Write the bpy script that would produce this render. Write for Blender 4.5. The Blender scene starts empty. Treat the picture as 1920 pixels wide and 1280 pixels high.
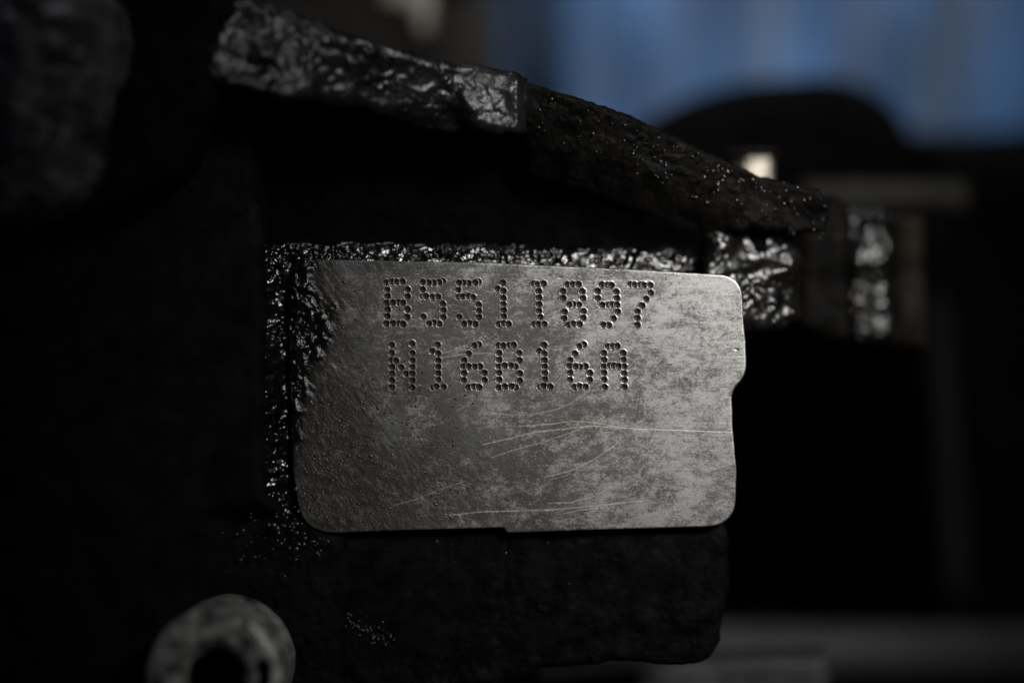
import bpy, math
import numpy as np
from mathutils import Vector

# ------------------------------------------------------------------ camera
# the scene is built in millimetres (mm() -> metres); +Y runs away from the camera
S = 0.001
D = 300.0           # camera to the machined pad, mm
K = 14.0            # photo pixels per mm on the pad plane
sc = bpy.context.scene
C = sc.collection
cam_d = bpy.data.cameras.new('camera'); cam = bpy.data.objects.new('camera', cam_d); C.objects.link(cam)
cam.location = (0, -D*S, 0); cam.rotation_euler = (math.radians(90), 0, 0)
cam_d.sensor_width = 36; cam_d.lens = 36*D/(1920/K)
cam_d.clip_start = 0.01; cam_d.clip_end = 20
cam_d.dof.use_dof = True; cam_d.dof.focus_distance = D*S; cam_d.dof.aperture_fstop = 3.9
cam_d.dof.aperture_blades = 0
sc.camera = cam

# ------------------------------------------------------------------ world, lamps, exposure
w = bpy.data.worlds.new('World'); sc.world = w; w.use_nodes = True
w.node_tree.nodes['Background'].inputs[0].default_value = (0.5, 0.65, 1.0, 1)
w.node_tree.nodes['Background'].inputs[1].default_value = 0.008
sc.view_settings.view_transform = 'Standard'; sc.view_settings.look = 'None'
sc.view_settings.exposure = 0; sc.view_settings.gamma = 1
def lamp(name, loc, aim, size, power, col, size_y=None):
    l = bpy.data.lights.new(name, 'AREA'); l.energy = power; l.color = col
    l.shape = 'RECTANGLE'; l.size = size*S; l.size_y = (size_y or size)*S
    o = bpy.data.objects.new(name, l); C.objects.link(o)
    o.location = Vector(loc)*S
    o.rotation_euler = (Vector(aim)-Vector(loc)).to_track_quat('-Z', 'Y').to_euler()
    return o
key = lamp('key_lamp', (160, -240, 140), (42, 0, 17), 100, 0.050, (1.0, 0.985, 0.965))
key.data.spread = math.radians(27)      # a torch with a soft edged beam
lamp('overhead_lamp', (-60, 30, 420), (-20, 10, 0), 150, 0.2, (0.85, 0.86, 1.0))
lamp('cloth_fill_lamp', (110, 60, 400), (45, 190, 55), 110, 0.13, (0.96, 0.99, 1.0)).data.spread = math.radians(31)  # unseen fill lamp, added only to brighten the blue cloth
sc.cycles.use_denoising = True
sc.cycles.max_bounces = 6

# ------------------------------------------------------------------ small maths helpers
def P(px, py, Y=0.0):
    f = (D+Y)/D/K
    return ((px-960)*f, (640-py)*f)
def PX(X, Z, Y=0.0):
    f = (D+Y)/D/K
    return X/f+960, 640-Z/f
def smooth(a, b, x):
    t = np.clip((x-a)/(b-a), 0, 1); return t*t*(3-2*t)
def _hash(i, j, seed):
    n = (i.astype(np.int64)*374761393 + j.astype(np.int64)*668265263 + seed*974634777) & 0xffffffff
    n = ((n ^ (n >> 13))*1274126177) & 0xffffffff
    return ((n ^ (n >> 16)) & 0xffff)/65535.0
def vn(x, y, seed=0):
    xi = np.floor(x); yi = np.floor(y); fx = x-xi; fy = y-yi
    fx = fx*fx*fx*(fx*(fx*6-15)+10); fy = fy*fy*fy*(fy*(fy*6-15)+10)
    a = _hash(xi, yi, seed); b = _hash(xi+1, yi, seed); c = _hash(xi, yi+1, seed); d = _hash(xi+1, yi+1, seed)
    return (a*(1-fx)+b*fx)*(1-fy)+(c*(1-fx)+d*fx)*fy
def fbm(x, y, scale, octaves=3, seed=0, gain=0.5):
    s = 0; a = 1; t = 0; f = 1.0/scale
    for o in range(octaves):
        ca, sa = math.cos(o*1.1+.3), math.sin(o*1.1+.3)
        s = s + a*(vn((x*ca-y*sa)*f, (x*sa+y*ca)*f, seed+o*17)-.5); t += a; a *= gain; f *= 2.03
    return s/t*2          # about -1..1
def cell(x, y, scale, seed=0):
    """distance to the nearest scattered point, in units of scale"""
    x = x/scale; y = y/scale; xi = np.floor(x); yi = np.floor(y); best = np.full(x.shape, 9.0)
    for di in (-1, 0, 1):
        for dj in (-1, 0, 1):
            cx = xi+di; cy = yi+dj
            px_ = cx+_hash(cx, cy, seed); py_ = cy+_hash(cx, cy, seed+5)
            best = np.minimum(best, np.hypot(x-px_, y-py_))
    return best
def seg_dist(X, Z, pts):
    best = np.full(X.shape, 1e9)
    for (ax, ay), (bx, by) in zip(pts[:-1], pts[1:]):
        dx, dy = bx-ax, by-ay; L = dx*dx+dy*dy+1e-12
        t = np.clip(((X-ax)*dx+(Z-ay)*dy)/L, 0, 1)
        best = np.minimum(best, (X-ax-t*dx)**2+(Z-ay-t*dy)**2)
    return np.sqrt(best)
def poly_sdf(X, Z, poly):
    """signed distance (inside negative) and nearest point on the outline"""
    best = np.full(X.shape, 1e18); nx = np.zeros_like(X); nz = np.zeros_like(X); inside = np.zeros(X.shape, bool)
    n = len(poly)
    for k in range(n):
        ax, ay = poly[k]; bx, by = poly[(k+1) % n]
        dx, dy = bx-ax, by-ay; L = dx*dx+dy*dy+1e-12
        t = np.clip(((X-ax)*dx+(Z-ay)*dy)/L, 0, 1)
        qx = ax+t*dx; qz = ay+t*dy; d = (X-qx)**2+(Z-qz)**2
        m = d < best; best = np.where(m, d, best); nx = np.where(m, qx, nx); nz = np.where(m, qz, nz)
        c = ((ay > Z) != (by > Z)) & (X < (bx-ax)*(Z-ay)/((by-ay) if abs(by-ay) > 1e-12 else 1e-12)+ax)
        inside ^= c
    s = np.sqrt(best); return np.where(inside, -s, s), nx, nz
def round_poly(pts, n=7):
    """pts: (x, y, radius) -> outline with rounded corners"""
    out = []; m = len(pts)
    for k in range(m):
        x, y, r = pts[k]
        if r <= 0: out.append((x, y)); continue
        p = np.array((x, y), float); a = np.array(pts[k-1][:2], float)-p; b = np.array(pts[(k+1) % m][:2], float)-p
        la, lb = np.linalg.norm(a), np.linalg.norm(b); r2 = min(r, la*.49, lb*.49)
        s = p+a/la*r2; e = p+b/lb*r2
        for i in range(n+1):
            t = i/n; q = (1-t)**2*s+2*t*(1-t)*(p*.93+.035*s+.035*e)+t*t*e; out.append(tuple(q))
    return out
def ragged(poly, amp, scale, step, seed=0):
    """resample an outline in mm and roughen it"""
    out = []; n = len(poly)
    for k in range(n):
        a = np.array(poly[k]); b = np.array(poly[(k+1) % n]); L = np.linalg.norm(b-a); m = max(1, int(L/step))
        nrm = np.array((-(b-a)[1], (b-a)[0]))/(L+1e-9)
        for i in range(m):
            q = a+(b-a)*i/m
            j = float(fbm(np.array([q[0]+99.]), np.array([q[1]+55.]), scale, 3, seed)[0])
            out.append(tuple(q+nrm*j*amp))
    return out

# ------------------------------------------------------------------ mesh helpers
def make_mesh(name, V, quads, mat, attrs=None, smooth_from=None, tris=None):
    me = bpy.data.meshes.new(name)
    quads = np.asarray(quads, np.int32).reshape(-1, 4)
    nv = len(V); nq = len(quads); nt = 0 if tris is None else len(tris)
    me.vertices.add(nv); me.vertices.foreach_set('co', (np.asarray(V, np.float64)*S).astype(np.float32).ravel())
    li = quads.ravel()
    if nt: li = np.concatenate([li, np.asarray(tris, np.int32).ravel()])
    me.loops.add(len(li)); me.loops.foreach_set('vertex_index', li)
    me.polygons.add(nq+nt)
    st = np.concatenate([np.arange(nq)*4, nq*4+np.arange(nt)*3]).astype(np.int32)
    me.polygons.foreach_set('loop_start', st)
    sm = np.ones(nq+nt, bool)
    if smooth_from is not None: sm[smooth_from:nq] = False
    me.polygons.foreach_set('use_smooth', sm)
    me.update(calc_edges=True)
    if attrs:
        for k, a in attrs.items():
            at = me.attributes.new(k, 'FLOAT', 'POINT'); at.data.foreach_set('value', np.asarray(a, np.float32))
    if isinstance(mat, str): mat = M[mat]
    me.materials.append(mat); me.validate()
    return me
def link(name, me, parent=None, label=None, cat=None, group=None, kind=None):
    o = bpy.data.objects.new(name, me); C.objects.link(o)
    if parent is not None:
        o.parent = parent
        # vertices are in scene millimetres; shift them so that the part sits right under its parent
        p = parent; off = Vector((0, 0, 0))
        while p is not None: off += p.location; p = p.parent
        if me is not None and off.length > 0:
            n = len(me.vertices); co = np.empty(n*3, np.float32); me.vertices.foreach_get('co', co)
            co = co.reshape(-1, 3)-np.array(off, np.float32); me.vertices.foreach_set('co', co.ravel()); me.update()
    if label: o['label'] = label
    if cat: o['category'] = cat
    if group: o['group'] = group
    if kind: o['kind'] = kind
    return o
def empty(name, loc_mm, label, cat, group=None):
    o = bpy.data.objects.new(name, None); C.objects.link(o); o.location = Vector(loc_mm)*S
    o.empty_display_size = .01; o['label'] = label; o['category'] = cat
    if group: o['group'] = group
    return o
def relief(name, outline, res, depth, mat, parent=None, skirt=10, attrs=None, split=None, chop=False, **kw):
    """a slab whose front follows depth(X, Z, d) behind an exact outline (mm), with side walls running back"""
    poly = np.array(outline, float)
    x0, z0 = poly.min(0)-res*1.5; x1, z1 = poly.max(0)+res*1.5
    nx = int((x1-x0)/res)+2; nz = int((z1-z0)/res)+2
    gx, gz = np.meshgrid(x0+np.arange(nx)*res, z0+np.arange(nz)*res)
    X = gx.ravel(); Z = gz.ravel()
    sd, qx, qz = poly_sdf(X, Z, outline)
    idx = np.arange(nx*nz).reshape(nz, nx)
    Q = np.stack([idx[:-1, :-1], idx[:-1, 1:], idx[1:, 1:], idx[1:, :-1]], -1).reshape(-1, 4)
    Q = Q[(sd[Q] < 0).any(1)]
    out = sd > 0
    X = np.where(out, qx, X); Z = np.where(out, qz, Z); d = np.where(out, 0, -sd)
    used = np.unique(Q); mp = -np.ones(nx*nz, np.int64); mp[used] = np.arange(len(used)); Q = mp[Q]
    X, Z, d = X[used], Z[used], d[used]
    Y = depth(X, Z, d)
    V = np.stack([X, Y, Z], 1)
    at = attrs(X, Z, d) if attrs else {}
    parts = {}
    ids = split(X, Z)[Q].max(1) if split else np.zeros(len(Q), int)
    # side walls
    E = np.stack([Q, np.roll(Q, -1, 1)], -1).reshape(-1, 2)
    key = np.sort(E, 1); key = key[:, 0]*len(X)+key[:, 1]
    u, inv, cnt = np.unique(key, return_inverse=True, return_counts=True)
    B = E[cnt[inv] == 1]; L = np.hypot(*(V[B[:, 0]]-V[B[:, 1]])[:, [0, 2]].T); B = B[L > 1e-7]
    nV = len(V); V2 = V.copy(); V2[:, 1] = np.maximum(V[:, 1]+skirt*.2, V[:, 1].min()+skirt)
    bu = np.unique(B); m2 = -np.ones(nV, np.int64); m2[bu] = nV+np.arange(len(bu))
    # the walls get vertices of their own so the rim stays crisp
    m1 = -np.ones(nV, np.int64); m1[bu] = nV+len(bu)+np.arange(len(bu))
    Vall = np.concatenate([V, V2[bu], V[bu]])
    W = np.stack([m1[B[:, 1]], m1[B[:, 0]], m2[B[:, 0]], m2[B[:, 1]]], 1)
    res_o = []
    for k in np.unique(ids):
        q = Q[ids == k]
        if k == 0: q = np.concatenate([q, W])
        us = np.unique(q); mm = -np.ones(len(Vall), np.int64); mm[us] = np.arange(len(us))
        src = np.concatenate([np.arange(nV), bu, bu])[us]
        me = make_mesh(name, Vall[us], mm[q], mat, {a: v[src] for a, v in at.items()})
        res_o.append((int(k), me))
    if split: return res_o
    return link(name, res_o[0][1], parent, **kw)
def edge_round(d, r):
    """how far the surface falls back within r of its rim"""
    t = np.clip(1-d/r, 0, 1); return r*(1-np.sqrt(np.maximum(0, 1-t*t)))
def lathe(name, cx, cz, Y, prof, mat, parent, seg=72, axis='Y', noise=0.0, nscale=3, rot=0.0, flat=False, **kw):
    """prof: (radius, offset along the axis)"""
    V = []; n = len(prof)
    for i, (r, h) in enumerate(prof):
        for k in range(seg):
            a = 2*math.pi*k/seg+rot
            V.append((r*math.cos(a), h, r*math.sin(a)))
    V = np.array(V)
    if noise:
        j = fbm(V[:, 0]+31, V[:, 2]+V[:, 1]*.7+17, nscale, 3, 5)*noise
        V[:, 1] += j; V[:, 0] += j*.5; V[:, 2] -= j*.5
    if axis == 'Z': V = np.stack([V[:, 0], V[:, 2], -V[:, 1]], 1)
    if axis == 'X': V = np.stack([V[:, 1], V[:, 0], V[:, 2]], 1)
    V = V+np.array((cx, Y, cz))
    Q = [(i*seg+k, i*seg+(k+1) % seg, (i+1)*seg+(k+1) % seg, (i+1)*seg+k) for i in range(n-1) for k in range(seg)]
    return link(name, make_mesh(name, V, Q, mat, smooth_from=0 if flat else None), parent, **kw)

# ------------------------------------------------------------------ materials
M = {}
class NT:
    def __init__(s, name):
        s.m = bpy.data.materials.new(name); s.m.use_nodes = True; s.t = s.m.node_tree; M[name] = s.m
        s.b = s.t.nodes['Principled BSDF']
        tc = s.t.nodes.new('ShaderNodeNewGeometry'); mp = s.t.nodes.new('ShaderNodeMapping')
        mp.inputs['Scale'].default_value = (1000, 1000, 1000)     # mm
        s.t.links.new(tc.outputs['Position'], mp.inputs['Vector']); s.co = mp.outputs[0]
    def l(s, a, b): s.t.links.new(a, b)
    def scaled(s, v, rot=(0, 0, 0)):
        mp = s.t.nodes.new('ShaderNodeMapping'); mp.inputs['Scale'].default_value = v; mp.inputs['Rotation'].default_value = rot
        s.l(s.co, mp.inputs['Vector']); return mp.outputs[0]
    def noise(s, scale, detail=4, rough=.55, co=None, dist=0):
        n = s.t.nodes.new('ShaderNodeTexNoise'); n.inputs['Scale'].default_value = scale
        n.inputs['Detail'].default_value = detail; n.inputs['Roughness'].default_value = rough; n.inputs['Distortion'].default_value = dist
        s.l(co or s.co, n.inputs['Vector']); return n.outputs['Fac']
    def ramp(s, fac, stops):
        r = s.t.nodes.new('ShaderNodeValToRGB'); e = r.color_ramp.elements
        while len(e) < len(stops): e.new(.5)
        for el, (p, c) in zip(e, stops):
            el.position = p; el.color = (c, c, c, 1) if isinstance(c, (int, float)) else (*c, 1)
        s.l(fac, r.inputs[0]); return r.outputs[0]
    def attr(s, name):
        a = s.t.nodes.new('ShaderNodeAttribute'); a.attribute_name = name; return a.outputs['Fac']
    def mix(s, fac, a, b, mode='MIX'):
        m = s.t.nodes.new('ShaderNodeMix'); m.data_type = 'RGBA'; m.blend_type = mode
        for sock, v in ((m.inputs[0], fac), (m.inputs[6], a), (m.inputs[7], b)):
            if isinstance(v, (int, float)): sock.default_value = v if sock is m.inputs[0] else (v, v, v, 1)
            elif isinstance(v, tuple): sock.default_value = (*v, 1)
            else: s.l(v, sock)
        return m.outputs[2]
    def math(s, op, a, b=0.0, c=None):
        m = s.t.nodes.new('ShaderNodeMath'); m.operation = op
        for k, v in enumerate((a, b, c)):
            if v is None: continue
            if isinstance(v, (int, float)): m.inputs[k].default_value = v
            else: s.l(v, m.inputs[k])
        return m.outputs[0]
    def bump(s, h, dist, strength=1, prev=None):
        b = s.t.nodes.new('ShaderNodeBump'); b.inputs['Distance'].default_value = dist*S; b.inputs['Strength'].default_value = strength
        s.l(h, b.inputs['Height'])
        if prev: s.l(prev, b.inputs['Normal'])
        return b.outputs[0]
    def set(s, **k):
        for n, v in k.items():
            i = s.b.inputs[n.replace('_', ' ')]
            if isinstance(v, (int, float)): i.default_value = v
            elif isinstance(v, tuple): i.default_value = (*v, 1)
            else: s.l(v, i)

# machined, worn steel of the number pad
n = NT('machined_steel')
blotch = n.noise(.16, 6, .68, dist=.6); fine = n.noise(1.5, 6, .72, n.scaled((.8, 1, 1.2), (0, math.radians(28), 0)), 1.2)
mid = n.noise(.5, 8, .78, n.scaled((.7, 1, 1.35), (0, math.radians(-24), 0)), .8)
streak = n.noise(1.6, 3, .6, n.scaled((.12, 1, 2.2)))
hair = n.noise(5.0, 2, .5, n.scaled((.10, 1, 1.6), (0, math.radians(2), 0)))
v = n.math('ADD', n.math('MULTIPLY', blotch, .8), n.math('MULTIPLY', mid, .95))
v = n.math('ADD', v, n.math('MULTIPLY', fine, .7)); v = n.math('ADD', v, n.math('MULTIPLY', streak, .25)); v = n.math('MULTIPLY', v, .37)
grain = n.noise(4.2, 3, .7, n.scaled((.8, 1, 1.2), (0, math.radians(30), 0)), .5)
v = n.math('ADD', v, n.math('MULTIPLY', n.math('SUBTRACT', grain, .5), .26))
v = n.math('ADD', v, n.math('MULTIPLY', n.attr('lit_wear'), .05))  # pushes the wear mottling brighter on the lamp side
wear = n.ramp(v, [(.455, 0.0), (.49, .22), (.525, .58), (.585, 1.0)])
dull = n.mix(n.ramp(n.noise(.12, 3, .5), [(.4, 0.), (.65, 1.)]), (.085, .08, .072), (.14, .14, .137))
dull = n.mix(n.ramp(n.noise(3.2, 5, .75, None, .4), [(.42, 0.), (.62, .55)]), dull, (.21, .205, .195))
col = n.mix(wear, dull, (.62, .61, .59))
col = n.mix(n.math('MULTIPLY', n.ramp(hair, [(.62, 0.), (.75, 1.)]), .35), col, (.07, .066, .06))
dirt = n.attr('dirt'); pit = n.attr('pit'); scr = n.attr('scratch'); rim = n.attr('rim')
scrm = n.math('MULTIPLY', scr, n.ramp(n.noise(2.2, 2, .5), [(.3, .35), (.55, 1.)]))
col = n.mix(n.math('MULTIPLY', rim, .75), col, (.62, .6, .56))
dm = n.math('MULTIPLY', dirt, n.ramp(n.noise(.9, 5, .7), [(.25, .75), (.6, 1.0)]))
col = n.mix(dm, col, (.022, .020, .017))
col = n.mix(scrm, col, (.85, .8, .68))
wet = n.attr('wet')
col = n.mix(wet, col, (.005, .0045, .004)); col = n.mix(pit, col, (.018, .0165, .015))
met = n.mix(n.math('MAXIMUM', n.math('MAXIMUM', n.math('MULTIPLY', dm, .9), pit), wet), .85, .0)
spl = n.mix(wet, n.mix(n.math('MAXIMUM', dm, pit), .5, .22), .6)
ro = n.mix(wear, .50, .39); ro = n.mix(dm, ro, .42); ro = n.mix(pit, ro, .34); ro = n.mix(wet, ro, .16)
b1 = n.bump(fine, .02, .6); b1 = n.bump(streak, .025, .5, b1)
gr = n.noise(2.6, 4, .6, n.scaled((1, 1, 1.5), (0, math.radians(-35), 0)))
b2 = n.bump(n.math('MULTIPLY', gr, dirt), .10, .9, b1)
n.set(Base_Color=col, Metallic=met, Roughness=ro, Specular_IOR_Level=spl); n.l(b2, n.b.inputs['Normal'])

def oily(name, c0, c1, rough, bumps, spec=.5, patch=.25, k=1.0):
    c0 = tuple(x*k for x in c0); c1 = tuple(x*k for x in c1)
    n = NT(name)
    n.set(Base_Color=n.mix(n.ramp(n.noise(patch, 5, .65), [(.38, 0.), (.66, 1.)]), c0, c1),
          Roughness=n.ramp(n.noise(patch*1.7, 4, .6), [(.3, rough[0]), (.7, rough[1])]))
    n.b.inputs['Specular IOR Level'].default_value = spec
    prev = None
    for sc_, dist, st in bumps: prev = n.bump(n.noise(sc_, 3, .55), dist, st, prev)
    if prev: n.l(prev, n.b.inputs['Normal'])
    return n
oily('wet_grime', (.0015, .0014, .0013), (.005, .0045, .004), (.12, .3), [(1.3, .10, .5)], .5)
oily('dull_grime', (.0015, .0014, .0013), (.006, .005, .004), (.2, .45), [(1.3, .10, .5)], .6)
oily('oily_casting', (.003, .003, .0034), (.008, .0077, .0076), (.5, .8), [(.5, .3, .5), (2.5, .05, .6)], .02)
oily('shaded_casting', (.0008, .0008, .0009), (.002, .002, .002), (.6, .8), [(.5, .3, .5)], .02)  # darker casting copy: the ledge's shadow on the recess is in the colour
oily('brown_casting', (.001, .001, .001), (.0072, .0062, .005), (.4, .75), [(.6, .25, .6), (2.5, .08, .9)], .05)
oily('lower_casting', (.0018, .0017, .0018), (.007, .0065, .0064), (.5, .75), [(.9, .25, .6), (3, .06, .8)], .03, .35)
oily('rough_casting', (.002, .002, .002), (.017, .0165, .017), (.2, .48), [(.9, .25, .6), (2.6, .07, .7)], .38, .16)
oily('dusty_casting', (.02, .02, .022), (.20, .195, .2), (.3, .5), [(.35, .6, .9)], .5, .14)
oily('black_rubber', (.0015, .0015, .0015), (.003, .003, .0028), (.7, .9), [(.3, .3, .4)], .03)
oily('dull_bracket', (.012, .011, .009), (.026, .023, .019), (.5, .7), [(.4, .2, .4)], .15)
oily('rail_paint', (.022, .022, .022), (.035, .035, .035), (.5, .7), [(.3, .2, .4)], .25)
oily('far_casting', (.024, .021, .018), (.045, .041, .036), (.6, .8), [(.1, 1, .5)], .1, .05)
oily('strut_metal', (.008, .008, .008), (.014, .014, .013), (.6, .8), [(.1, 1, .5)], .1, .05)
oily('backdrop', (.002, .002, .002), (.004, .004, .004), (.8, .9), [], .05, .02)
oily('rusty_edge', (.003, .0025, .002), (.020, .015, .009), (.5, .8), [(.8, .2, .6)], .1, .15)
n = oily('galvanised', (.03, .03, .029), (.55, .54, .51), (.3, .5), [(.5, .4, .9), (1.6, .14, .8)], .4, .42); n.b.inputs['Metallic'].default_value = .3
n = oily('beige_metal', (.50, .46, .38), (.62, .58, .48), (.4, .5), [], .5)
n = oily('bright_steel', (.40, .36, .29), (.5, .46, .38), (.46, .54), [(.35, .3, .5)], .4); n.b.inputs['Metallic'].default_value = .75
n = NT('blue_fabric')
f = n.noise(.018, 3, .5)
n.set(Base_Color=n.mix(n.ramp(f, [(.3, 0.), (.7, 1.)]), (.012, .042, .105), (.045, .14, .32)), Roughness=.62)
n.b.inputs['Sheen Weight'].default_value = .3
n.l(n.bump(n.noise(1.2, 2, .5), .15, .5), n.b.inputs['Normal'])

# ------------------------------------------------------------------ the engine block
block = empty('engine_block', (0, 12, -46), 'grimy black cast engine block with a machined pad of dot punched characters', 'engine block')

# characters punched as rows of round pits; centres read off in two enlarged windows
def z1(l): return [(700+x/4.921, 500+y/4.921) for x, y in l]
def z2(l): return [(960+x/4.923, 500+y/4.923) for x, y in l]
CH = [
 ('B', z1([(118,145),(170,138),(215,140),(268,137),(128,213),(315,210),(130,272),(315,275),(120,335),(235,330),(272,335),(178,332),(130,395),(313,392),(128,455),(312,465),(120,525),(235,525),(272,530),(180,523)])),
 ('5', z1([(640,135),(608,145),(555,150),(510,148),(455,143),(455,210),(455,275),(545,277),(483,272),(597,277),(640,345),(645,400),(644,464),(460,462),(607,527),(555,517),(515,525)])),
 ('5', z1([(970,140),(878,153),(830,150),(940,147),(790,150),(782,215),(785,277),(820,275),(878,272),(920,282),(970,350),(972,405),(972,465),(791,462),(938,530),(885,520),(836,528)])),
 ('1', z1([(1145,203),(1194,148),(1198,223),(1198,290),(1198,345),(1202,400),(1202,458),(1158,530),(1200,522),(1247,530)])),
 ('I', z2([(200,158),(233,162),(290,156),(246,225),(248,285),(248,347),(247,407),(260,463),(205,532),(243,530),(298,530)])),
 ('8', z2([(512,165),(560,163),(612,163),(469,226),(648,228),(470,290),(654,290),(617,350),(563,347),(530,350),(484,415),(659,410),(657,470),(480,477),(520,537),(567,527),(624,530)])),
 ('9', z2([(830,167),(880,170),(915,172),(962,232),(789,225),(791,291),(968,290),(888,352),(925,348),(832,352),(968,350),(975,415),(937,477),(892,540),(842,535)])),
 ('7', z2([(1092,163),(1133,167),(1187,168),(1218,170),(1276,170),(1280,242),(1238,298),(1199,359),(1158,415),(1156,473),(1156,538)])),
 ('N', z1([(170,722),(170,795),(165,865),(207,865),(170,925),(170,985),(170,1050),(170,1110),(257,928),(303,988),(358,710),(360,797),(360,863),(360,925),(358,985),(358,1047),(358,1115)])),
 ('1', z1([(594,720),(543,778),(597,800),(597,863),(597,923),(597,983),(598,1040),(550,1112),(580,1105),(648,1110)])),
 ('6', z1([(970,718),(932,728),(878,802),(837,865),(830,918),(983,920),(935,922),(878,918),(835,980),(1024,978),(1026,1045),(833,1045),(875,1112),(928,1105),(974,1110)])),
 ('B', z1([(1155,727),(1198,730),(1255,725),(1293,723),(1160,797),(1345,795),(1160,858),(1347,862),(1155,920),(1310,920),(1270,912),(1210,913),(1158,978),(1350,983),(1160,1040),(1350,1050),(1157,1115),(1312,1115),(1275,1103),(1213,1105)])),
 ('1', z2([(250,778),(294,723),(296,800),(298,863),(300,920),(302,980),(303,1037),(260,1110),(290,1100),(352,1107)])),
 ('6', z2([(662,718),(621,733),(581,802),(536,862),(530,915),(677,920),(628,925),(587,920),(536,978),(718,980),(717,1042),(535,1042),(575,1110),(625,1103),(678,1107)])),
 ('A', z2([(885,735),(932,735),(972,732),(847,797),(1025,797),(849,857),(1029,857),(847,920),(903,912),(940,915),(1035,920),(983,918),(849,978),(1035,983),(850,1040),(1037,1043),(856,1110),(1037,1110)])),
]
pad_px = round_poly([(541, 486, 88), (900, 492, 0), (1150, 503, 0), (1391, 517, 66), (1394, 600, 0), (1398, 640, 0), (1400, 702, 22), (1372, 732, 16),
                     (1374, 800, 0), (1381, 880, 0), (1379, 986, 72), (1150, 992, 0), (950, 999, 9), (945, 989, 2), (760, 994, 0), (566, 1001, 92), (549, 880, 0), (544, 700, 0), (541, 600, 0)])
pad_mm = [P(*p) for p in pad_px]
pad_mm = ragged(pad_mm, .035, .9, .35, 3)
R_PIT = .47
def zz(l): return [P(740+x/2.909, 740+y/2.909) for x, y in l]
SCR = [(zz([(680,170),(850,158),(960,142),(1090,150),(1250,178),(1380,187),(1480,188),(1840,203)]), .8), (zz([(490,270),(640,232),(760,203),(960,180),(1060,170),(1160,172)]), .9),
       (zz([(1400,187),(1480,188),(1840,203)]), 1.), (zz([(530,340),(640,302),(790,262),(960,205),(1060,165)]), .6), (zz([(815,450),(960,412),(1100,345),(1200,275),(1250,225)]), .75),
       (zz([(780,530),(860,460),(960,430)]), .35), (zz([(840,590),(960,585),(1090,550),(1190,500)]), .7), (zz([(300,655),(500,635),(800,628),(1000,612),(1360,575)]), .8),
       (zz([(920,645),(1020,625),(1160,607)]), .6), (zz([(520,95),(600,105),(740,108),(880,80),(960,45),(1030,5)]), .6), (zz([(0,600),(110,570),(240,520),(380,470)]), .35),
       ([P(x, y) for x, y in z1([(635,795),(740,765),(870,722)])], .7), ([P(x, y) for x, y in z1([(640,835),(780,812),(920,800),(1050,793),(1130,805)])], .7),
       ([P(x, y) for x, y in z1([(640,880),(700,890)])], .5), ([P(x, y) for x, y in z1([(1040,712),(1110,725)])], .6), ([P(x, y) for x, y in z2([(560,1230),(640,1180),(720,1130)])], .35)]
rs = np.random.RandomState(4)
for _ in range(26):   # faint short handling scratches
    x, y = rs.uniform(820, 1370), rs.uniform(520, 980); a = rs.normal(.25, .5); L = rs.uniform(8, 45)
    SCR.append(([P(x, y), P(x+L*math.cos(a), y-L*math.sin(a))], rs.uniform(.15, .4)))
def dirt_at(X, Z):
    px, py = PX(X, Z)
    nn = fbm(X, Z, 5, 4, 8)
    left = 1-smooth(610, 830, px+nn*60+np.clip(700-py, -300, 220)*.26)
    top = (1-smooth(0, 30, (py-498)+nn*14))*(1-smooth(700, 980, px))*.7
    low = smooth(740, 880, py+nn*40)*(1-smooth(720, 1200, px+nn*90))*.85
    low2 = smooth(930, 985, py+nn*30)*(1-smooth(1000, 1380, px+nn*70))*.55
    return np.clip(np.maximum.reduce([left, top, low, low2]), 0, 1)
def pad_fields(X, Z):
    h = np.zeros(len(X)); pit = np.zeros(len(X)); ids = np.zeros(len(X), int); rim = np.zeros(len(X))
    rr = np.random.RandomState(9)
    for ci, (ch, pts) in enumerate(CH):
        for (px, py) in pts:
            cx, cz = P(px, py); r = R_PIT*rr.uniform(.95, 1.05)
            m = np.where((abs(X-cx) < r*1.8) & (abs(Z-cz) < r*1.8))[0]
            dd = np.hypot(X[m]-cx, Z[m]-cz)
            ins = dd < r
            i = m[ins]; t = dd[ins]/r
            # crater: steep wall, shallow cone floor
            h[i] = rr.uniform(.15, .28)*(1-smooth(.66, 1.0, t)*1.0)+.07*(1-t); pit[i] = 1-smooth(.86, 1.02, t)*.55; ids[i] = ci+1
            o = m[~ins]; t = (dd[~ins]/r-1)/.24
            lip = np.clip(1-t, 0, 1)**1.5
            h[o] = np.where(ids[o] > 0, h[o]*np.clip(t*1.2, 0, 1), h[o])-lip*.055
            rim[o] = np.maximum(rim[o], lip*(t < 1))
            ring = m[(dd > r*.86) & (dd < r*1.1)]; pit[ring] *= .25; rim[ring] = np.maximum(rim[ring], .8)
    return h, pit, ids, rim
_cache = {}
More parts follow.
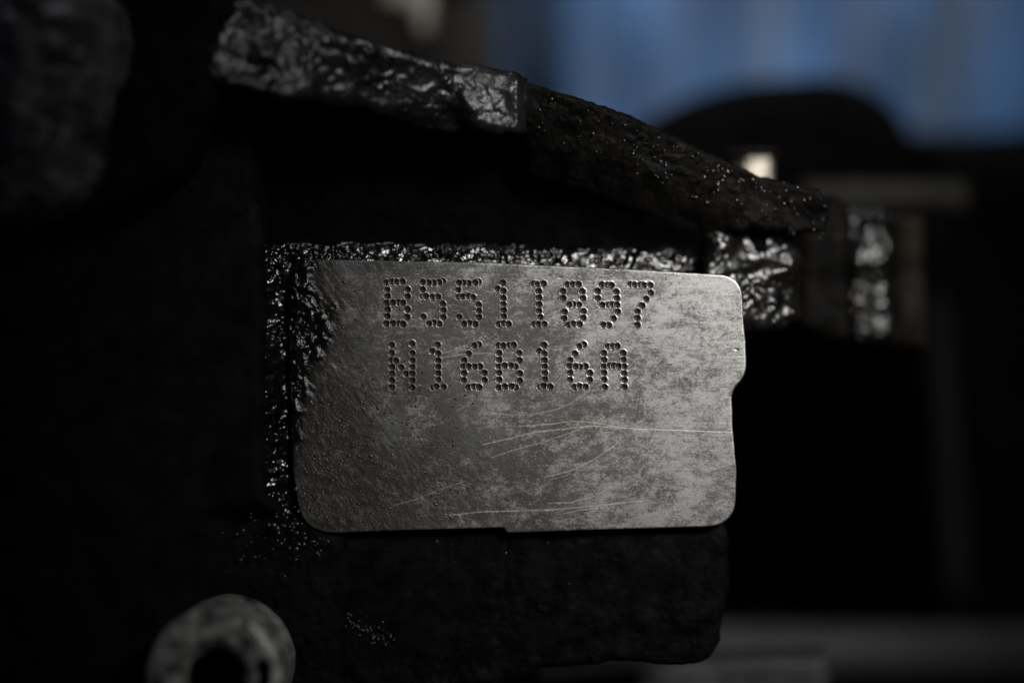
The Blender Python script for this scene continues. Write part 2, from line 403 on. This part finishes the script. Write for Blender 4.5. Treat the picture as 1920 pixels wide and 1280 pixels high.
def pad_depth(X, Z, d):
    h, pit, ids, rim = pad_fields(X, Z); _cache['f'] = (pit, ids, rim)
    dirt = dirt_at(X, Z); _cache['dirt'] = dirt
    px, py = PX(X, Z)
    Y = h+edge_round(d, .22)+fbm(X, Z, 14, 2, 2)*.03
    # caked grime on the left: diagonal ripples, thicker and wetter towards the corner
    u = X*.8+Z*.6; v = -X*.6+Z*.8
    rp = fbm(u*2.0, v, 1.3, 3, 21)
    wet = (1-smooth(0, 7.5, X-P(541, 0)[0]+fbm(X, Z, 3, 2, 6)*2.2+np.clip(-Z-2, 0, 30)*.35))
    Y -= dirt**2*(.06+.07*rp)
    lump = fbm(X, Z, 1.15, 2, 31)
    Y -= wet*(.25+.62*lump)*smooth(0, .5, d)
    Y += wet*(1-smooth(0, 1.2, d))*.3
    # a few shallow dents
    for (dx, dy, dr, dh) in ((1381, 655, .22, .12), (1050, 520, .25, .08), (870, 560, .4, .05)):
        cx, cz = P(dx, dy); Y += dh*np.exp(-((X-cx)**2+((Z-cz)*1.8)**2)/(dr*dr))
    s = np.zeros(len(X))
    for pts, st in SCR:
        a = np.array(pts); m = np.where((X > a[:, 0].min()-.3) & (X < a[:, 0].max()+.3) & (Z > a[:, 1].min()-.3) & (Z < a[:, 1].max()+.3))[0]
        dd = seg_dist(X[m], Z[m]+.05*fbm(X[m], Z[m], 2, 2, 3), pts)
        s[m] = np.maximum(s[m], st*.8*np.clip(1.2-dd/.07, 0, 1))
    _cache['s'] = s; Y += s*.02
    _cache['wet'] = wet
    return Y
def pad_attrs(X, Z, d):
    pit, ids, rim = _cache['f']
    edge = (1-smooth(.02, .2, d))*.5*(1-_cache['dirt'])*smooth(-.3, .3, fbm(X, Z, 2, 3, 58))
    px, py = PX(X, Z); lit_wear = 1.25*smooth(800, 1330, px+.35*(640-py)+260*fbm(X, Z, 14, 3, 57))-.85  # patchy wear plus the lamp's gradient painted in, brighter towards the right
    return {'dirt': np.clip(_cache['dirt']*.93+_cache['wet'], 0, 1), 'pit': pit, 'scratch': _cache['s'], 'lit_wear': lit_wear, 'rim': np.maximum(rim*(1-_cache['dirt']*.6), edge), 'wet': smooth(.12, .45, _cache['wet'])}
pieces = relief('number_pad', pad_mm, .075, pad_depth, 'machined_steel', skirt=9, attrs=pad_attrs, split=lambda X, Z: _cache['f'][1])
pad = link('number_pad', pieces[0][1], block, label='flat machined steel pad with patchy wear and a right end tinted brighter as if lit')
for k, me in pieces[1:]:
    ch = CH[k-1][0]; row = 'upper' if k <= 8 else 'lower'
    nm = 'punched_digit' if ch.isdigit() else 'punched_letter'
    me.name = nm; link(nm, me, pad)

# the casting round the pad -------------------------------------------------
def wet_lumps(X, Z, sc_, amp, seed, sharp=1.0):
    a = fbm(X, Z, sc_, 3, seed); b = cell(X, Z, sc_*.9, seed+3)
    return amp*(.9*a+.35*(1-np.clip(b*1.3, 0, 1))*sharp)
def rough_cast(X, Z, sc_, amp, seed):
    a = fbm(X, Z, sc_, 4, seed, .55); b = abs(fbm(X, Z, sc_*.8, 2, seed+4))
    return amp*(a+.7*b)

# shelf of wet grime above the pad and the channel down its left side
def shelf_depth(X, Z, d):
    px, py = PX(X, Z, 3)
    low = 482+(px-600)*.012
    t = np.clip((low+22-py)/55, -.3, 1.6)
    Y = 1.0+.9*t*t+.25*t+edge_round(d, .9)
    chan = 1-smooth(545, 575, px)
    Yc = 1.6-1.35*(1-smooth(490, 545, px))
    corner = smooth(35, 75, np.hypot(px-585, py-560)-20)*0
    Y = Yc*chan+Y*(1-chan)
    # tarry film: smooth shallow plates broken by pits and beads
    c1 = cell(X, Z, .8, 41); c2 = cell(X, Z, .3, 43)
    film = .15*np.exp(-(c1/.36)**2)*smooth(-.35, 0, fbm(X, Z, 2.2, 2, 44))+.025*np.exp(-(c2/.4)**2)
    Y += film*(.7+1.1*smooth(-.2, .3, fbm(X, Z, 3, 2, 49)))-.34*fbm(X*.7, Z, 1.2, 2, 40)-.45*fbm(X*.6, Z, 5, 2, 39)+.2*(X-np.round(X/9)*9)*0
    Y += .13*(X+28)*(1-chan)
    mid = smooth(600, 660, py)*(1-smooth(800, 850, py))*(1-smooth(535, 560, px))
    Y -= mid*1.4*(1-smooth(488, 545, px))
    side = 1-smooth(500, 560, px)
    Y -= .5*side*np.clip(fbm(X, Z, 2.4, 2, 47), -.2, 1)
    return Y
sh = [P(x, y, 3) for x, y in [(486, 462), (560, 455), (640, 452), (760, 456), (900, 452), (1050, 458), (1200, 458), (1262, 455), (1300, 462), (1314, 480), (1312, 508), (1200, 525), (700, 525), (600, 540), (585, 600), (585, 990), (486, 990)]]
relief('wet_shelf', ragged(sh, .42, 1.5, .2, 19), .085, shelf_depth, 'wet_grime', block, skirt=5, label='strip of glistening black tarry grime round the pad')
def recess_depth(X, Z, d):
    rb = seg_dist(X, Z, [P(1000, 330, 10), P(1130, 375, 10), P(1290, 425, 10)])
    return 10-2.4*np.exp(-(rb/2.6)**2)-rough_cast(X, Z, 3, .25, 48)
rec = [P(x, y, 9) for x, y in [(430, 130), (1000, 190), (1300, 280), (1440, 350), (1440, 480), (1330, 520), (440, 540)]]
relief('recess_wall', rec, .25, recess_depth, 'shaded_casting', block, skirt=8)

# left wall of the casting, nearer the camera
def left_depth(X, Z, d):
    px, py = PX(X, Z, -3)
    Y = -3-7*(1-smooth(-60, 480, px))+edge_round(d, 1.6)
    low = smooth(930, 990, py+.25*(px-500)*0)
    Y += 3.2*smooth(940, 985, py+8*fbm(X, Z, 3, 2, 5))*smooth(330, 470, px)
    Y += rough_cast(X, Z, 5.0, .2, 60)
    Y -= wet_lumps(X, Z, 1.1, .3, 61)*smooth(380, 500, px)*np.clip(smooth(940, 1000, py)+.06, 0, 1)
    return Y
lw = [P(x, y, -3) for x, y in [(-90, -90), (200, -90), (430, 60), (470, 240), (492, 440), (497, 560), (494, 700), (493, 820), (496, 930), (530, 965), (590, 985), (640, 1010), (655, 1100), (640, 1200), (650, 1380), (-90, 1380)]]
relief('left_wall', ragged(lw, .12, 2.5, .8, 7), .2, left_depth, 'oily_casting', block, skirt=16)

# lower face below the pad
def lower_depth(X, Z, d):
    px, py = PX(X, Z, 2)
    Y = 2.2+edge_round(d, 1.2)+.9*(smooth(1000, 1260, py))
    Y += .05*fbm(X*.35, Z*2, 1.5, 3, 70)+.3*fbm(X, Z, 7, 2, 71)-.22*rough_cast(X, Z, 1.6, 1, 73)*smooth(-.2, .3, fbm(X, Z, 8, 2, 74))
    Y += .2*np.exp(-((px-948+8*fbm(X, Z, 3, 2, 75))/6)**2)*(1-smooth(1010, 1180, py))
    Y -= .5*smooth(1160, 1260, py)*fbm(X, Z, 2.5, 3, 72)
    return Y
lo = [P(x, y, 2) for x, y in [(560, 960), (1352, 960), (1366, 1010), (1368, 1100), (1360, 1150), (1352, 1205), (1330, 1240), (1290, 1250), (1150, 1243), (1010, 1258), (900, 1310), (560, 1310)]]
relief('lower_face', ragged(lo, .28, 1.6, .3, 12), .15, lower_depth, 'lower_casting', block, skirt=14)

# rough ledge overhanging the recess
def ledge_depth(X, Z, d):
    px, py = PX(X, Z, -8)
    Y = -3.3-13*(1-smooth(360, 1000, px))+edge_round(d, 1.5)
    Y += np.clip(140-py, -60, 140)*.012
    Y -= rough_cast(X, Z, 2.9, .62, 80)*np.clip(1.15-.5*smooth(500, 950, px), 0, 1.2)
    Y += (py-140)/14*.38*smooth(560, 660, px+40*fbm(X, Z, 6, 2, 82))*(1-smooth(840, 900, px+40*fbm(X, Z, 5, 2, 83)))
    Y += 1.2*smooth(968, 985, px)
    return Y
le = [P(x, y, -8) for x, y in [(395, 55), (430, 8), (520, 18), (620, 52), (720, 85), (850, 108), (960, 122), (992, 134), (996, 165), (990, 240), (965, 246), (900, 238), (800, 236), (690, 205), (560, 196), (440, 176), (400, 170), (385, 110)]]
relief('rough_ledge', ragged(le, .6, 2.4, .4, 5), .17, ledge_depth, 'rough_casting', block, skirt=14, label='rough grey cast ledge above the pad')

# blurred casting lug at the upper left
def lug_depth(X, Z, d):
    return -30+edge_round(d, 11)-rough_cast(X, Z, 4.5, 1.9, 90)
lg = [P(x, y, -30) for x, y in [(-120, -120), (170, -120), (200, 60), (185, 200), (150, 330), (60, 390), (-120, 430)]]
relief('cast_lug', ragged(lg, 2.2, 7, 1, 6), .4, lug_depth, 'dusty_casting', block, skirt=20)
def lug2(X, Z, d):
    return -17+edge_round(d, 3)-rough_cast(X, Z, 4, .5, 91)
l2 = [P(x, y, -17) for x, y in [(100, -100), (400, -100), (440, 20), (400, 60), (400, 180), (330, 330), (150, 420), (60, 380)]]
relief('cast_web', ragged(l2, .5, 4, 1, 6), .35, lug2, 'oily_casting', block, skirt=14)

# sloping flange running down to the right
def flange_depth(X, Z, d):
    px, py = PX(X, Z, 3)
    Y = 0+7*smooth(1000, 1560, px)+edge_round(d, .8)
    e = py-(150+(px-1000)*.385)
    Y += .6*smooth(0, 60, e)+6.5*smooth(60, 230, e+22*fbm(X, Z, 6, 2, 102))*(1-smooth(1330, 1420, px))
    Y -= rough_cast(X, Z, 3.0, .25, 100)+.14*fbm(X, Z, .7, 2, 101)
    return Y
fl = [P(x, y, 2) for x, y in [(975, 150), (1000, 160), (1060, 178), (1120, 196), (1180, 216), (1240, 240), (1300, 270), (1360, 294), (1430, 326), (1500, 340), (1548, 352), (1568, 385), (1560, 430), (1500, 432), (1420, 425), (1340, 440), (1230, 405), (1120, 365), (985, 325)]]
relief('sloping_flange', ragged(fl, .26, 1.0, .2, 15), .15, flange_depth, 'brown_casting', block, skirt=10)

# stepped ribs at the right, falling out of focus
def rib_fn(Y0, amp, sc_, seed, tilt=0):
    def f(X, Z, d):
        Y = Y0+edge_round(d, 2.6)+tilt*(X-X.mean())+tilt*.7*(Z-Z.mean())-amp*2.6*fbm(X, Z, sc_*2.6, 2, seed+30)
        if tilt:      # a tarry film broken by pits and runs
            c1 = cell(X, Z, sc_*.62, seed); c2 = cell(X, Z, sc_*.35, seed+2)
            k = .35+.9*smooth(-.2, .3, fbm(X, Z, sc_*2, 2, seed+9))
            return Y-amp*fbm(X, Z, sc_, 2, seed)+k*amp*(.75*np.exp(-(c1/.33)**2)+.25*np.exp(-(c2/.4)**2))
        return Y-wet_lumps(X, Z, sc_, amp, seed)
    return f
r1 = [P(x, y, 8) for x, y in [(1318, 412), (1420, 410), (1508, 400), (1510, 500), (1506, 600), (1480, 622), (1410, 618), (1370, 640), (1340, 560), (1315, 500)]]
relief('cast_rib', ragged(r1, .9, 2.5, .4, 3), .17, rib_fn(8.5, .5, 2.2, 110, .2), 'dull_grime', block, skirt=14)
r2 = [P(x, y, 24) for x, y in [(1490, 400), (1560, 360), (1600, 380), (1600, 640), (1560, 638), (1490, 615)]]
relief('rib_web', r2, .35, rib_fn(24, .3, 4, 111), 'brown_casting', block, skirt=14)
r3 = [P(x, y, 25) for x, y in [(1588, 384), (1662, 380), (1680, 400), (1684, 640), (1600, 650), (1586, 600)]]
relief('cast_rib', ragged(r3, .9, 3, .4, 9), .2, rib_fn(25, .75, 2.6, 112, .12), 'dull_grime', block, skirt=14)
r4 = [P(x, y, 32) for x, y in [(1670, 400), (1735, 400), (1742, 520), (1740, 655), (1600, 652), (1670, 600)]]
relief('rib_end', r4, .4, rib_fn(32, .4, 5, 113), 'rusty_edge', block, skirt=14)

# bolt boss at the lower left
bY = -20; bx, bz = P(400, 1272, bY); br = 131/K*(D+bY)/D; hr = 60/K*(D+bY)/D
boss = lathe('bolt_boss', bx, bz, bY, [(br*1.0, 16), (br*1.0, .9), (br*.985, .35), (br*.95, .05), (br*.8, 0), (br*.62, .02), (hr*1.25, .1), (hr*1.05, 1.0), (hr*.86, 2.2)],
             'galvanised', block, 128, noise=.35, nscale=2.2, label='grey ring of bare metal at the lower left')
lathe('bolt_hole', bx, bz, bY, [(hr*.86, 2.2), (hr*.84, 6), (hr*.82, 14), (hr*.5, 15), (.02, 15)], 'oily_casting', boss, 48)
def clot(X, Z, d): return bY-.1+edge_round(d, 1.8)-wet_lumps(X, Z, 2.5, .5, 120)
cl = [P(x, y, bY) for x, y in [(478, 1208), (505, 1200), (528, 1228), (530, 1262), (510, 1330), (470, 1330), (462, 1270), (470, 1235)]]
relief('grime_clot', ragged(cl, .3, 2, .5, 8), .2, clot, 'oily_casting', block, skirt=4)

# ------------------------------------------------------------------ grit and oil droplets (too many to count)
ico = None
def ico_mesh():
    import bmesh
    bm = bmesh.new(); bmesh.ops.create_icosphere(bm, subdivisions=2, radius=1)
    V = np.array([v.co[:] for v in bm.verts]); F = np.array([[v.index for v in f.verts] for f in bm.faces]); bm.free(); return V, F
IV, IF = ico_mesh()
def drops(name, pts, mat, parent):
    """pts: x, y, z, radius mm"""
    V = []; F = []; rr = np.random.RandomState(1)
    for k, (x, y, z, r) in enumerate(pts):
        s = np.array((r*rr.uniform(.8, 1.7), r*.65, r*rr.uniform(.7, 1.2))); a = rr.uniform(-.6, .6)+.5
        v = IV*s; v = np.stack([v[:, 0]*math.cos(a)+v[:, 2]*math.sin(a), v[:, 1], -v[:, 0]*math.sin(a)+v[:, 2]*math.cos(a)], 1)
        V.append(v+(x, y, z)); F.append(IF+k*len(IV))
    return link(name, make_mesh(name, np.concatenate(V), np.zeros((0, 4)), mat, tris=np.concatenate(F)), parent, kind='stuff')
n = oily('oil_droplet', (.02, .018, .016), (.035, .032, .028), (.2, .34), [], .9)
rr = np.random.RandomState(12); pts = []
while len(pts) < 1500:
    px, py = rr.uniform(555, 900), rr.uniform(500, 985)
    X, Z = P(px, py)
    w_ = math.exp(-max(0, px-640)/90.)*(.35+.65*(py > 720))*(1 if py > 700 else .12)
    if py > 740: w_ = max(w_, .55*math.exp(-((px-690)/95)**2-((py-850)/75)**2))
    c_ = float(fbm(np.array([X]), np.array([Z]), 2.6, 2, 77)[0])
    if (px-640 < 0 and py-915 > 0 and math.hypot(px-640, py-915) > 78): continue
    if rr.rand() < w_*(1.0 if c_ > .05 else .25):
        pts.append((X, -.02-.02*rr.rand(), Z, rr.uniform(.05, .15)*(1.6 if rr.rand() < .05 else 1)))
drops('grit', pts, 'oil_droplet', block)
pts = []
for _ in range(110):      # along the flange's sloping upper edge and face
    px = rr.uniform(995, 1560); t = rr.rand()**1.3; e = 158+(px-1000)*.385
    py = e+8+t*85; X, Z = P(px, py, 2)
    pts.append((X, 0+7*float(smooth(1000, 1560, px))+1.2*t-.35, Z, rr.uniform(.04, .17)))
for _ in range(34):      # lumps where the flange meets the stud
    px, py = rr.uniform(1300, 1500), 0; py = 300+(px-1300)*.25+abs(rr.normal(0, 34)); X, Z = P(px, py, 4); pts.append((X, 3.3+.004*(px-1300), Z, rr.uniform(.08, .24)))
for _ in range(90):      # under the pad's edge and down the lower face
    px = rr.choice([rr.normal(955, 12), rr.uniform(830, 1340), rr.uniform(640, 900)]); py = rr.choice([rr.uniform(1008, 1060), rr.uniform(1130, 1215)]) if px < 800 else 1008+abs(rr.normal(0, 45))
    X, Z = P(px, py, 2); pts.append((X, 2.3+(py-1000)*.0034, Z, rr.uniform(.05, .16)))
for _ in range(110):      # lower left
    px, py = rr.normal(520, 60), rr.normal(985, 38)
    if px > 640: continue
    X, Z = P(px, py, 0); pts.append((X, -.4+.6*rr.rand()-1.2, Z, rr.uniform(.07, .3)))
for _ in range(70):      # beads on the lower left of the face under the pad
    px, py = (rr.normal(655, 14), rr.normal(1145, 10)) if rr.rand() < .2 else (rr.uniform(640, 745), 0)
    if py == 0: py = 1165+(px-640)*.4+rr.normal(0, 10)
    X, Z = P(px, py, 2); pts.append((X, 2.5, Z, rr.uniform(.06, .2)))
drops('oil_droplets', pts, 'oil_droplet', block)

# ------------------------------------------------------------------ things out of focus behind the block
def px_outline(pts, Y): return [P(x, y, Y) for x, y in pts]
# blue cloth
def cloth_depth(X, Z, d):
    px, py = PX(X, Z, 190)
    Y = 190+9*np.sin(px/58+1.6*fbm(X, Z*.4, 60, 2, 3)+py/400)+9*fbm(X, Z*.2, 26, 3, 130)
    Y += 30*(1-smooth(940, 1090, px))
    return Y
cb = px_outline([(940, -180), (2150, -180), (2150, 420), (1700, 470), (1100, 430), (945, 300), (935, 100)], 190)
o = relief('blue_cloth', ragged(cb, 3, 25, 4, 2), 1.3, cloth_depth, 'blue_fabric', None, skirt=3,
           label='bright blue creased cloth hanging out of focus at the back', cat='cloth')
# black rubber mount, a dome on a collar in front of the cloth
t = empty('rubber_mount', (*P(1450, 420, 95)[:1], 95, P(1450, 420, 95)[1]), 'black domed rubber mount standing out of focus before the blue cloth', 'rubber mount')
def dome(X, Z, d): return 92+edge_round(d, 9)
dm_ = px_outline(round_poly([(1175, 250, 40), (1270, 180, 60), (1400, 140, 60), (1600, 132, 90), (1690, 178, 60), (1735, 262, 30), (1740, 420, 10), (1175, 420, 10)], 6), 92)
relief('dome', dm_, 1.0, dome, 'black_rubber', t, skirt=34)
def collar(X, Z, d): return 99+edge_round(d, 4)
relief('collar', px_outline([(1100, 400), (1800, 400), (1800, 560), (1100, 560)], 99), 1.6, collar, 'black_rubber', t, skirt=30)
# black housing on the far right
def hous(X, Z, d): return 112+edge_round(d, 10)+fbm(X, Z, 30, 2, 9)*1.0
hb = px_outline(round_poly([(1712, 236, 30), (1800, 240, 20), (2150, 225, 10), (2150, 1500, 10), (1780, 1500, 10), (1770, 900, 10), (1712, 600, 10)], 5), 112)
relief('black_housing', hb, 1.8, hous, 'black_rubber', None, skirt=40, label='large matt black housing filling the right edge behind', cat='housing')
# bright stud with a collar
sx, sz = P(1404, 350, 38)
t = empty('steel_bolt', (sx, 38, sz), 'small bright hexagonal steel bolt head peeping over the sloping flange', 'bolt')
lathe('hex_head', sx+.4, sz, 38, [(0.01, -4.3), (2.9, -4.25), (3.2, -4.0), (3.2, 1.5), (0.01, 1.5)], 'bright_steel', t, 6, axis='Z', rot=math.radians(14), flat=True)
lathe('washer', sx-.3, sz, 38, [(2.0, -5.2), (4.6, -5.1), (4.7, -4.8), (4.6, -4.5), (2.0, -4.4)], 'dull_bracket', t, 36, axis='Z')
# horizontal dull bracket
def brk(X, Z, d): return 66+edge_round(d, 2.2)+fbm(X, Z, 8, 2, 3)*.15
relief('flat_bracket', px_outline(round_poly([(1500, 338, 10), (1820, 336, 14), (1822, 398, 14), (1500, 400, 10)]), 66), .6, brk, 'dull_bracket', None, skirt=12,
       label='dull brown flat bracket behind the ribs on the right', cat='bracket')
# painted rail at the bottom right and a shorter bar in front of it
rx, rz = P(1650, 1222, 85)
rail = lathe('metal_rail', rx, rz, 85, [(0.01, -52), (4.6, -51.6), (5.1, -51), (5.1, 51), (0.01, 51)], 'rail_paint', None, 40, axis='X',
             label='grey round rail crossing the lower right corner', cat='rail')
def bar(X, Z, d): return 30+edge_round(d, 2)+fbm(X, Z, 6, 2, 3)*.3
relief('flat_bar', px_outline([(1005, 1262), (1180, 1246), (1370, 1232), (1560, 1226), (1560, 1330), (1005, 1330)], 30), .4, bar, 'galvanised_dull' if 'galvanised_dull' in M else 'rail_paint', None, skirt=10,
       label='grey flat bar along the bottom edge under the block', cat='bar')
# upright strut, barely visible
def strut(X, Z, d): return 100+edge_round(d, 3)
relief('upright_strut', px_outline([(1720, 430), (1775, 430), (1830, 1130), (1765, 1130)], 100), 1.0, strut, 'strut_metal', None, skirt=8,
       label='dark slanting strut rising from the grey rail', cat='strut')
# far dull casting and the pale bent bracket in front of it
def far(X, Z, d): return 130+edge_round(d, 6)+3*fbm(X, Z, 22, 3, 44)
relief('far_housing', px_outline([(430, -120), (905, -120), (935, 40), (925, 260), (430, 260)], 130), 1.3, far, 'far_casting', None, skirt=30,
       label='dull grey brown housing out of focus above the ledge', cat='housing')
def lbr(X, Z, d): return 88+edge_round(d, 1.8)
relief('bent_bracket', px_outline(round_poly([(712, -70, 0), (812, -70, 0), (808, 30, 14), (800, 62, 16), (775, 60, 12), (776, 24, 8), (755, 14, 8), (712, 8, 8)]), 88), .5, lbr, 'beige_metal', None, skirt=7,
       label='pale beige bent bracket at the top edge', cat='bracket')
# dark back of the bay
V = [(-900, 420, -700), (900, 420, -700), (900, 420, 700), (-900, 420, 700)]
link('background', make_mesh('background', V, [(0, 1, 2, 3)], 'backdrop'), kind='structure')
